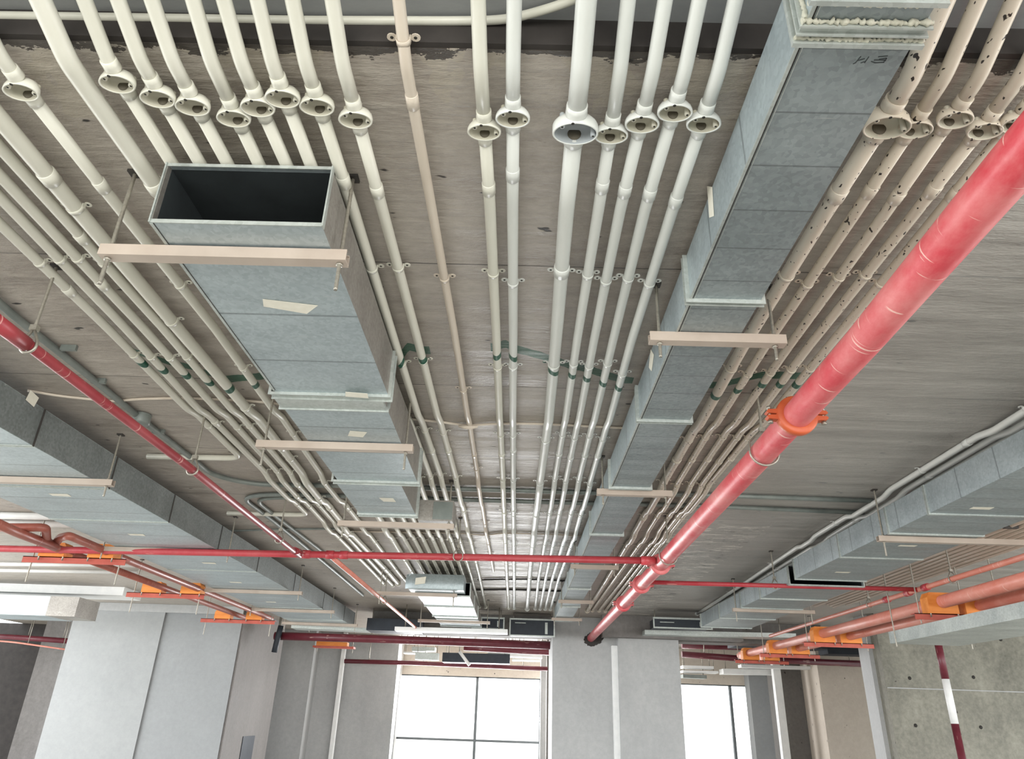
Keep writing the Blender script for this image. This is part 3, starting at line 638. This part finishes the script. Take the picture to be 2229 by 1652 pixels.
clevis('hanger at the near end of the left red sprinkler pipe', -1.668, 2.13, 1.08, .021); clevis('middle hanger of the left red sprinkler pipe', -1.66, 3.47, 1.08, .021); clevis('last hanger of the left red sprinkler pipe before the cross pipe', -1.69, 5.05, 1.08, .021)
p1 = pipe_thing('sprinkler_pipe', 'bright red cross pipe spanning from the left edge to the big main', 'pipe', [(-9, 6.0, 1.1), (-4.07, 5.81, 1.1), (-1.76, 5.665, 1.1), (1.04, 5.49, 1.1)], .0265, m_red2, 18)
for x in (-1.66, -1.47, -1.36): 
    y = 5.81-(x+4.07)*.0627; MB().tube([(x-.03, y, 1.1), (x+.03, y, 1.1)], .033, 16).build('coupling', m_red2, p1)
MB().tube([(.93, 5.5, 1.1), (1.03, 5.49, 1.1)], .034, 16).build('coupling', m_red, p1)
clevis('clamp hanger in the middle of the red cross pipe', -.463, 5.56, 1.1, .03)
p3 = pipe_thing('sprinkler_pipe', 'pinkish sprinkler pipe with painted glare going back beyond the cross pipe', 'pipe', [(-1.45, 5.7, 1.08), (-1.43, 7.8, 1.08), (-1.40, 10.75, 1.08)], .018, m_salmon)  # glare on this pipe is put into its paler colour
clevis('hanger on the pinkish pipe beyond the cross pipe', -1.43, 8.0, 1.08, .02)
p2 = pipe_thing('sprinkler_pipe', 'thin dark red branch from the big main to the right sprinkler pipe', 'pipe', [(1.11, 6.43, 1.1), (2.285, 6.40, 1.1), (3.45, 6.372, 1.1)], .019, m_red2)
clevis('clamp hanger halfway along the thin red branch', 2.235, 6.4, 1.1, .021)
rs = pipe_thing('sprinkler_pipe', 'pink red sprinkler pipe along the thin conduit bundle at right', 'pipe', [(3.47, 3.2, 1.1), (3.455, 6.4, 1.1), (3.448, 10.3, 1.1)], .021, m_salmon)
for y in (6.25, 6.55, 6.95): MB().tube([(3.456, y-.04, 1.1), (3.456, y+.04, 1.1)], .029, 14).build('coupling', m_red2, rs)
clevis('hanger on the right sprinkler pipe near the picture edge', 3.46, 5.85, 1.1, .023); clevis('hanger on the right sprinkler pipe beyond the tee', 3.45, 7.3, 1.1, .023)
# ------------------------------------------------------------ piped supports with orange blocks
def support(label, x0, x1, y, z, blocks, tail=.28, pr=.035, bh=.11, bw=.11, mat=m_bar, rods=None):
    root = empty('pipe_support', ((x0+x1)/2, y, z), label, 'pipe support')
    b = MB(); b.box(x0, x1, y-.035, y+.035, z-.006, z); b.box(x0, x1, y-.035, y-.029, z-.05, z); b.build('angle_bar', mat, root)
    for x in blocks:
        m = MB(); n = 10; w = bw; v = []
        top = z+bh
        ring_ = [(x-w, z), (x-w, z+bh*.75), (x-w*.8, top)]+[(x+w*.8, top), (x+w, z+bh*.75), (x+w, z)]
        for yy in (y-.06, y+.06): v += [(a, yy, c) for a, c in ring_]
        k = len(ring_); m.add(v, [tuple(range(k)), tuple(range(k, 2*k))[::-1]]+[(i, (i+1) % k, k+(i+1) % k, k+i) for i in range(k)])
        norm(m.build('block', m_wood, root))
        for s in (-1, 1): MB().tube([(x+s*w*.93, y-.05, z-.03), (x+s*w*.93, y-.05, z+.03)], .006, 8).build('bolt', m_rod, root)
    for x in (rods or (x0+.06, x1-.06)): threaded(root, x, y, z-tail, H)
    return root
zb = 1.055; zc = 1.105
for (p0, p1, bl, yy), t in zip((((57, 1210), (270, 1213), (114, 212), None), ((280, 1288), (445, 1292), (329, 407), None), ((440, 1345), (600, 1350), (482, 545), None)),
        ('red bar with two orange blocks nearest on the left, just behind the red cross pipe', 'second red bar with two orange blocks on the left', 'third red bar with two orange blocks above the big left column')):
    A, B = PZ(*p0, zb), PZ(*p1, zb); Y_ = (A.y+B.y)/2+.07; sc_ = Y_/A.y
    xs_ = [PZ(b_, p0[1], zb).x*sc_ for b_ in bl]
    support(t, A.x*sc_, B.x*sc_, Y_, zb, xs_, .20, .03, .11, .105)
xA, xB = PZ(405, 1271, zc).x, PZ(329, 1269, zc).x
pipe_thing('chilled_water_pipe', 'brown pipe over the left blocks starting at a double elbow', 'pipe', [PZ(-60, 1148, 1.12), PZ(33, 1148, 1.12), PZ(100, 1148, 1.13), PZ(102, 1178, 1.1), PZ(118, 1188, 1.09), PZ(130, 1170, 1.13), PZ(150, 1166, zc), (xA, 6.3, zc), (xA, 10.2, zc)], .03, m_brown, 14, None, .06)
pipe_thing('chilled_water_pipe', 'dark brown pipe passing under the nearest left red bar', 'pipe', [PZ(-60, 1115, 1.07), PZ(33, 1157, 1.07), PZ(120, 1190, 1.07)], .033, m_brown, 14, None, .05)
pipe_thing('chilled_water_pipe', 'second brown pipe lying on the left orange blocks', 'pipe', [(xB, 5.7, zc), (xB, 10.2, zc)], .03, m_brown, 14, None, .05)
# right orange block supports
zb = .89
xa_ = PZ(1920, 1345, .985).x; xb_ = PZ(2110, 1330, .94).x
for py, t in zip((1339, 1401, 1425, 1438),
        ('nearest orange block support at the right picture edge', 'second orange block support at the right', 'third orange block support at the right, above the beige wall', 'fourth orange block support at the right, farthest')):
    Y_ = PZ({1339: 2100, 1401: 1860, 1425: 1755, 1438: 1670}[py], py, zb).y
    support(t, xa_-.24, xb_+.26, Y_, zb, [xa_, xb_], .08, .05, .17, .40*(xb_-xa_))
pipe_thing('chilled_water_pipe', 'thick salmon pipe resting on the right orange blocks', 'pipe', [(xa_, 2.8, .985), (xa_, 7, .985), (xa_-.03, 12.1, .985)], .052, m_salmon, 20)
pipe_thing('chilled_water_pipe', 'lower salmon pipe beside the thick one on the right blocks', 'pipe', [(xb_, 2.8, .965), (xb_, 7, .965), (xb_-.03, 12.1, .965)], .045, m_salmon, 20)
a = PZ(1938, 1401, .70); b = PZ(1990, 1408, .70)
tr = empty('cable_tray', (a.x, a.y, .72), 'grey metal tray under the orange blocks at the right wall', 'cable tray')
w_ = .62
t_ = MB(); t_.box(a.x, a.x+w_, 2.2, a.y, .70, .704); t_.box(a.x, a.x+.004, 2.2, a.y, .704, .80); t_.box(a.x+w_-.004, a.x+w_, 2.2, a.y, .704, .80); t_.build('trough', m_flange, tr)
for y in (3.4, a.y-.15):
    for x in (a.x-.02, a.x+w_+.02): threaded(tr, x, y, .66, H)
# ------------------------------------------------------------ columns, beams and far rooms
def block(name, label, cat, x0, x1, y0, y1, z0, z1, mat, group=None):
    o = MB().box(x0, x1, y0, y1, z0, z1).build(name, mat); return tag(o, label, cat, group)
Z0 = -1.6
xL = lambda px, py, Y: PY(px, py, Y).x
lc = empty('column', (-5, 11.5, Z0), 'broad pale concrete column at the lower left with a dark right side', 'column')
cxm = xL(326, 1480, 11.5); cxr = xL(505, 1475, 11.5); cxl = xL(130, 1463, 11.5)
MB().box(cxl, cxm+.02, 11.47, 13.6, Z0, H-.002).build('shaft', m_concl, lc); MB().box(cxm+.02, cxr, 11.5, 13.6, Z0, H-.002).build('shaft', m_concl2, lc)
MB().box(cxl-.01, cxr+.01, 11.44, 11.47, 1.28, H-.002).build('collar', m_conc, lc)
MB().box(cxr, cxr+.03, 11.52, 13.6, Z0, H-.002).build('stained_shaded_side', m_side, lc)  # darker sheet: stains plus the shade of this face, both as colour
q = PX(540, 1605, cxr+.03); MB().box(cxr+.03, cxr+.04, q.y-.25, q.y+.3, -.9, q.z+.02).build('wall_opening', m_navy, lc)
cc = empty('column', (1.5, 11.4, Z0), 'central concrete column that the big red pipe runs into', 'column')
ca, cb, cm = xL(1202, 1480, 11.4), xL(1482, 1480, 11.2), xL(1348, 1480, 11.2)
MB().box(ca, cm, 11.4, 12.6, Z0, H-.002).build('shaft', m_conc, cc); MB().box(cm, cb, 11.2, 12.6, Z0, H-.002).build('shaft', m_conc, cc)
MB().box(xL(1334, 1480, 11.3), cm, 11.3, 11.4, Z0, 1.0).build('lit_corner_strip', m_white, cc)  # white strip paints the light on the step's left face
block('beam', 'dark concrete downstand beam crossing above the central column', 'beam', -2.2, 4.6, 11.42, 11.8, 1.1, H-.002, m_concd)  # shade on the beam is put into its dark colour
block('beam', 'dark rough beam end sitting on the right half of the central column', 'beam', cm-.25, cb+.9, 11.0, 11.19, PY(1400, 1388, 11.0).z, H-.002, m_side)
# pieces beyond
def slab_piece(label, pa, pb, Y, top, mat, depth=.6, cat='wall', name='wall_pier', bot=Z0):
    return block(name, label, cat, xL(pa, 1500, Y), xL(pb, 1500, Y), Y, Y+depth, bot, top, mat)
slab_piece('dark grey wall pier at the lower left picture edge', 60, 150, 14.2, H-.002, m_side)
slab_piece('shadowed wall at the very left picture edge', -200, 60, 15.2, H-.002, m_groove, .3)  # the wall's shadow is painted as a dark base colour
slab_piece('grey wall pier just right of the broad left column', 560, 672, 14.6, H-.002, m_conc, .8)
slab_piece('grey wall stretch with a vertical pale band left of the bright window', 672, 736, 15.0, H-.002, m_conc, .6)
slab_piece('smooth grey panel left of the bright window', 742, 860, 15.2, H-.002, m_conc, .5)
slab_piece('thin pale edge strip on the wall left of the bright window', 733, 741, 14.9, H-.002, m_white, .1, 'trim', 'edge_strip')
slab_piece('bright jamb at the left side of the large window', 859, 868, 15.7, H-.002, m_white, .25, 'trim', 'edge_strip')
slab_piece('grey jamb between the large window and the central column', 1177, 1190, 15.2, H-.002, m_conc, .3, 'trim', 'edge_strip')
slab_piece('dark jamb touching the central column', 1190, 1204, 14.8, H-.002, m_concd, .3, 'trim', 'edge_strip')
slab_piece('pale wall piece right of the small window', 1632, 1688, 15.3, H-.002, m_concl, .3)
slab_piece('white vertical post right of the small window', 1688, 1704, 13.8, H-.002, m_white, .12, 'post', 'post')
slab_piece('grey column between the white post and the beige wall', 1704, 1786, 14.0, H-.002, m_concd, .8, 'column', 'column')
slab_piece('beige wall at the lower right', 1786, 1905, 13.2, H-.002, m_concw, .8)
slab_piece('pale grey end post of the rough wall', 1905, 1932, 10.2, H-.002, m_conc, .3, 'post', 'post')
rw = block('rough_wall', 'rough weathered concrete wall at the lower right corner', 'wall', xL(1930, 1500, 10.0), 9, 10.0, 10.4, Z0, H-.002, m_rough)
th = MB()
for a, b in ((1980, 1476), (1993, 1579), (2119, 1474), (2135, 1583), (2178, 1392)):
    p = PY(a, b, 9.999); th.lathe((p.x, 9.996, p.z), [(.001, 0), (.022, 0), (.022, .003)], 10, 'y')
th.build('tie_hole', m_hole, rw)
MB().box(xL(1932, 1500, 10.), 8.9, 9.99, 9.999, PY(2000, 1499, 10).z-.006, PY(2000, 1499, 10).z+.006).build('cast_line', m_conc, rw)
# banded standpipe in front of the rough wall
pa, pb = PY(2045, 1390, 9.0), PY(2080, 1610, 9.0); xx = (pa.x+pb.x)/2
sp_ = empty('standpipe', (xx, 9.0, Z0), 'vertical pipe banded red and white in front of the rough wall', 'pipe')
zA, zB, zC = PY(2045, 1393, 9.).z, PY(2056, 1478, 9.).z, PY(2070, 1575, 9.).z
for u0, u1, m in ((zB, zA, m_redd), (zC, zB, m_white), (Z0, zC, m_redd)): MB().tube([(xx, 9, u0), (xx, 9, u1)], .041, 18).build('pipe_band', m, sp_)
# back red pipes
def xpipe(label, L, Y, r, mat, name='sprinkler_pipe'):
    P = [PY(a, b, Y) for a, b in L]; o = pipe_thing(name, label, 'pipe', P, r, mat, 14); A, B = P[0], P[-1]
    for f in (.12, .5, .88):
        q = A.lerp(B, f); MB().tube([(q.x, q.y, q.z), (q.x, q.y, H)], .007, 6).build('hanger_rod', m_rod, o)
    return o
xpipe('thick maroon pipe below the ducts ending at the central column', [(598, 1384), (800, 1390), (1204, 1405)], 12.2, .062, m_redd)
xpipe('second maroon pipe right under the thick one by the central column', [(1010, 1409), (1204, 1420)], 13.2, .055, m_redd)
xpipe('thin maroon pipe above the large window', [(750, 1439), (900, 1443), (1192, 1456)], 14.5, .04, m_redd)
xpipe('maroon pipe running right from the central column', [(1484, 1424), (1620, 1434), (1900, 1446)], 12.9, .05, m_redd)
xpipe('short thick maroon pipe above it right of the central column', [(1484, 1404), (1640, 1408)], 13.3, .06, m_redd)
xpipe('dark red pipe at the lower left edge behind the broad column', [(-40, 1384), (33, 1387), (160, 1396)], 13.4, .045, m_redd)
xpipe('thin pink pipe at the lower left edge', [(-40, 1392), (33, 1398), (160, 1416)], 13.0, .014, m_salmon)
xpipe('dark stub pipe dropping beside the broad column', [(612, 1362), (604, 1390), (597, 1420)], 12.1, .045, m_navy)
for (L, Y), t in (((((1000, 1418), (1022, 1448)), 14.0), 'bright slanting tube hanging above the large window'),):
    o = pipe_thing('hanging_tube', t, 'tube', [PY(a, b, Y) for a, b in L], .03, m_white); q = PY(*L[0], Y); MB().tube([q, (q.x, q.y, H)], .008, 6).build('hanger_rod', m_rod, o)
# fan coil units and trays under the beam
def unit(label, a, b, y0, y1, Y, depth, mat=m_navy, frame=True):
    p, q = PY(a, y0, Y), PY(b, y1, Y); root = empty('fan_coil_unit', (p.x, Y, q.z), label, 'fan coil unit')
    MB().box(p.x, q.x, Y, Y+depth, q.z, p.z).build('casing', mat, root)
    for x in (p.x+.04, q.x-.04): MB().tube([(x, Y+depth/2, p.z), (x, Y+depth/2, H)], .006, 6).build('hanger_rod', m_rod, root)
    if frame:
        f = MB(); t = .018
        f.box(p.x-t, q.x+t, Y-.012, Y, q.z-t, q.z); f.box(p.x-t, q.x+t, Y-.012, Y, p.z-.004, p.z+t); f.box(p.x-t, p.x, Y-.012, Y, q.z, p.z); f.box(q.x, q.x+t, Y-.012, Y, q.z, p.z)
        f.build('frame', m_flange, root)
        g = MB(); w = q.x-p.x; g.box(p.x+w*.1, p.x+w*.35, Y-.008, Y, p.z-.05, p.z-.04); g.box(q.x-w*.2, q.x-w*.14, Y-.008, Y, q.z+.02, p.z-.03); g.build('label_plate', m_flange, root)
    return root
unit('dark unit under the slab left of the far central duct', 800, 915, 1345, 1375, 10.95, .4, m_navy, False)
unit('dark framed unit just right of the far central duct', 1030, 1095, 1345, 1368, 10.7, .4)
unit('dark unit above the red pipe left of the central column', 1112, 1205, 1348, 1384, 11.0, .3)
unit('long dark framed unit right of the big red main', 1424, 1548, 1346, 1368, 10.2, .35)
unit('dark unit behind the second orange support', 1600, 1800, 1385, 1412, 12.4, .5, m_navy, False)
unit('dark unit above the beige wall', 1800, 1900, 1403, 1426, 12.6, .4, m_navy, False)
def strip(name, label, cat, L, Y, th_, dp, mat, z=None):
    p, q = PY(*L[0], Y), PY(*L[1], Y); m = MB(); c = (p+q)/2; m.obox(c, (q-p)/2, (0, dp/2, 0), (0, 0, th_/2)); root = empty(name, c, label, cat); m.build('body', mat, root)
    for f in (.08, .92):
        r_ = p.lerp(q, f); MB().tube([(r_.x, r_.y, r_.z), (r_.x, r_.y, H)], .007, 6).build('hanger_rod', m_rod, root)
    return root
strip('cable_tray', 'pale tray under the far central duct', 'cable tray', ((862, 1370), (1105, 1376)), 10.6, .05, .25, m_white)
strip('cable_tray', 'pale tray running right of the central column top', 'cable tray', ((1400, 1378), (1725, 1386)), 10.9, .06, .3, m_flange)
strip('cable_tray', 'grey tray behind the top of the broad left column side', 'cable tray', ((640, 1366), (900, 1376)), 11.3, .04, .3, m_flange)
strip('light_fitting', 'bright long fitting right of the central column', 'light fitting', ((1482, 1388), (1690, 1392)), 12.0, .05, .2, m_white)
strip('cable_tray', 'thin pale tray below the maroon pipe at the right', 'cable tray', ((1610, 1450), (1780, 1455)), 13.6, .05, .2, m_white)
strip('cable_tray', 'broad pale tray above the white post', 'cable tray', ((1570, 1462), (1695, 1464)), 14.4, .09, .3, m_white)
strip('cable_tray', 'short pale tray left above the large window', 'cable tray', ((905, 1428), (955, 1430)), 13.9, .12, .2, m_flange)
strip('fan_coil_unit', 'grey blue box above the middle of the large window', 'fan coil unit', ((965, 1432), (1110, 1436)), 14.2, .16, .4, m_navy)
strip('cable_tray', 'pale tray above the right part of the large window', 'cable tray', ((1110, 1427), (1180, 1430)), 14.1, .05, .25, m_white)
# far left ducts beside the broad column
o = block('air_duct', 'white duct crossing above the broad left column', 'duct', -9, xL(272, 1275, 9.8), 9.8, 10.3, PY(150, 1292, 9.8).z, PY(150, 1258, 9.8).z, m_white)
o = empty('air_duct', (-7, 9.4, 1), 'grey box duct hanging at the left edge beside the broad column', 'duct')
p = PY(98, 1340, 9.4); q = PY(182, 1300, 9.4)
MB().box(-8.5, p.x, 9.4, 10, p.z, q.z).build('duct_section', m_ductb, o); MB().box(p.x, q.x-.05, 9.4, 9.9, p.z, q.z).build('end_box', m_ductd, o)
for i, (y1_, y2_, t) in enumerate(((1120, 1128, 'first'), (1136, 1144, 'second'), (1228, 1231, 'third'), (1240, 1246, 'fourth'))):
    pipe_thing('cross_conduit', t+' white pipe on the bright slab beyond the broad left duct', 'conduit', [PZ(-300, y1_-4, 1.37), PZ(300, y2_, 1.37)], .02 if i > 1 else .03, m_white)

# more of the clutter glimpsed beyond the beam
pipe_thing('cross_conduit', 'dark conduit crossing the slab beneath the peeling patch, nearer one', 'conduit', zpts([(1040, 1262), (1130, 1260), (1240, 1264)], 1.388), .009, m_rodd, 8)
pipe_thing('cross_conduit', 'dark conduit crossing the slab just before the conduits end', 'conduit', zpts([(1000, 1284), (1110, 1283), (1236, 1287)], 1.388), .011, m_rodd, 8)
for (x0, y0, x1, y1, th_, m, t) in ((868, 1396, 932, 1398, .06, m_white, 'short bright tray at the left above the large window'), (898, 1413, 948, 1414, .07, m_flange, 'bent grey tray above the left part of the large window'),
        (880, 1421, 930, 1422, .03, m_white, 'thin bright bar left above the large window'), (1030, 1403, 1108, 1406, .05, m_white, 'bright bar just under the thick maroon pipe'),
        (1062, 1424, 1118, 1425, .04, m_flange, 'grey bar above the middle of the large window'), (1115, 1436, 1176, 1438, .03, m_white, 'bright bar right above the large window'),
        (1484, 1452, 1550, 1454, .05, m_white, 'bright bar at the top of the small window'), (1484, 1462, 1560, 1464, .04, m_white, 'second bright bar at the top of the small window'),
        (1484, 1472, 1535, 1474, .06, m_grey, 'grey louvre box at the top of the small window')):
    strip('cable_tray', t, 'cable tray', ((x0, y0), (x1, y1)), 14.6+.05*th_*10, th_, .25, m)
fo = empty('pipe_support', PY(720, 1410, 12.9), 'small far support with an orange block under the maroon pipe', 'pipe support')
A, B = PY(688, 1405, 12.9), PY(756, 1398, 12.9); MB().box(A.x, B.x, 12.9, 13.05, A.z, B.z).build('block', m_wood, fo); MB().box(A.x-.05, B.x+.12, 12.88, 13.05, A.z-.03, A.z).build('angle_bar', m_bar, fo)
for x in (A.x, B.x+.08): MB().tube([(x, 13, A.z-.1), (x, 13, H)], .006, 6).build('hanger_rod', m_rod, fo)
hm = MB(); n_ = 40; r_n = random.Random(3); vv = []
for k in range(n_):
    t = 2*math.pi*k/n_; j_ = r_n.uniform(-.012, .012)
    vv.append((mx(11.3)+.03+(.13+j_+.05*max(0, math.cos(t-.5)))*math.cos(t), 11.394, 1.09+(.095+j_)*math.sin(t)+.02*math.cos(t)))
ww = [(a, 11.3995, c) for a, _, c in vv]
hm.add(vv+ww, [tuple(range(n_)), tuple(range(n_, 2*n_))[::-1]]+[(k, (k+1) % n_, n_+(k+1) % n_, n_+k) for k in range(n_)]); norm(hm.build('chipped_opening_shade', m_groove, cc))  # flat dark patch; the shade inside the opening is its colour
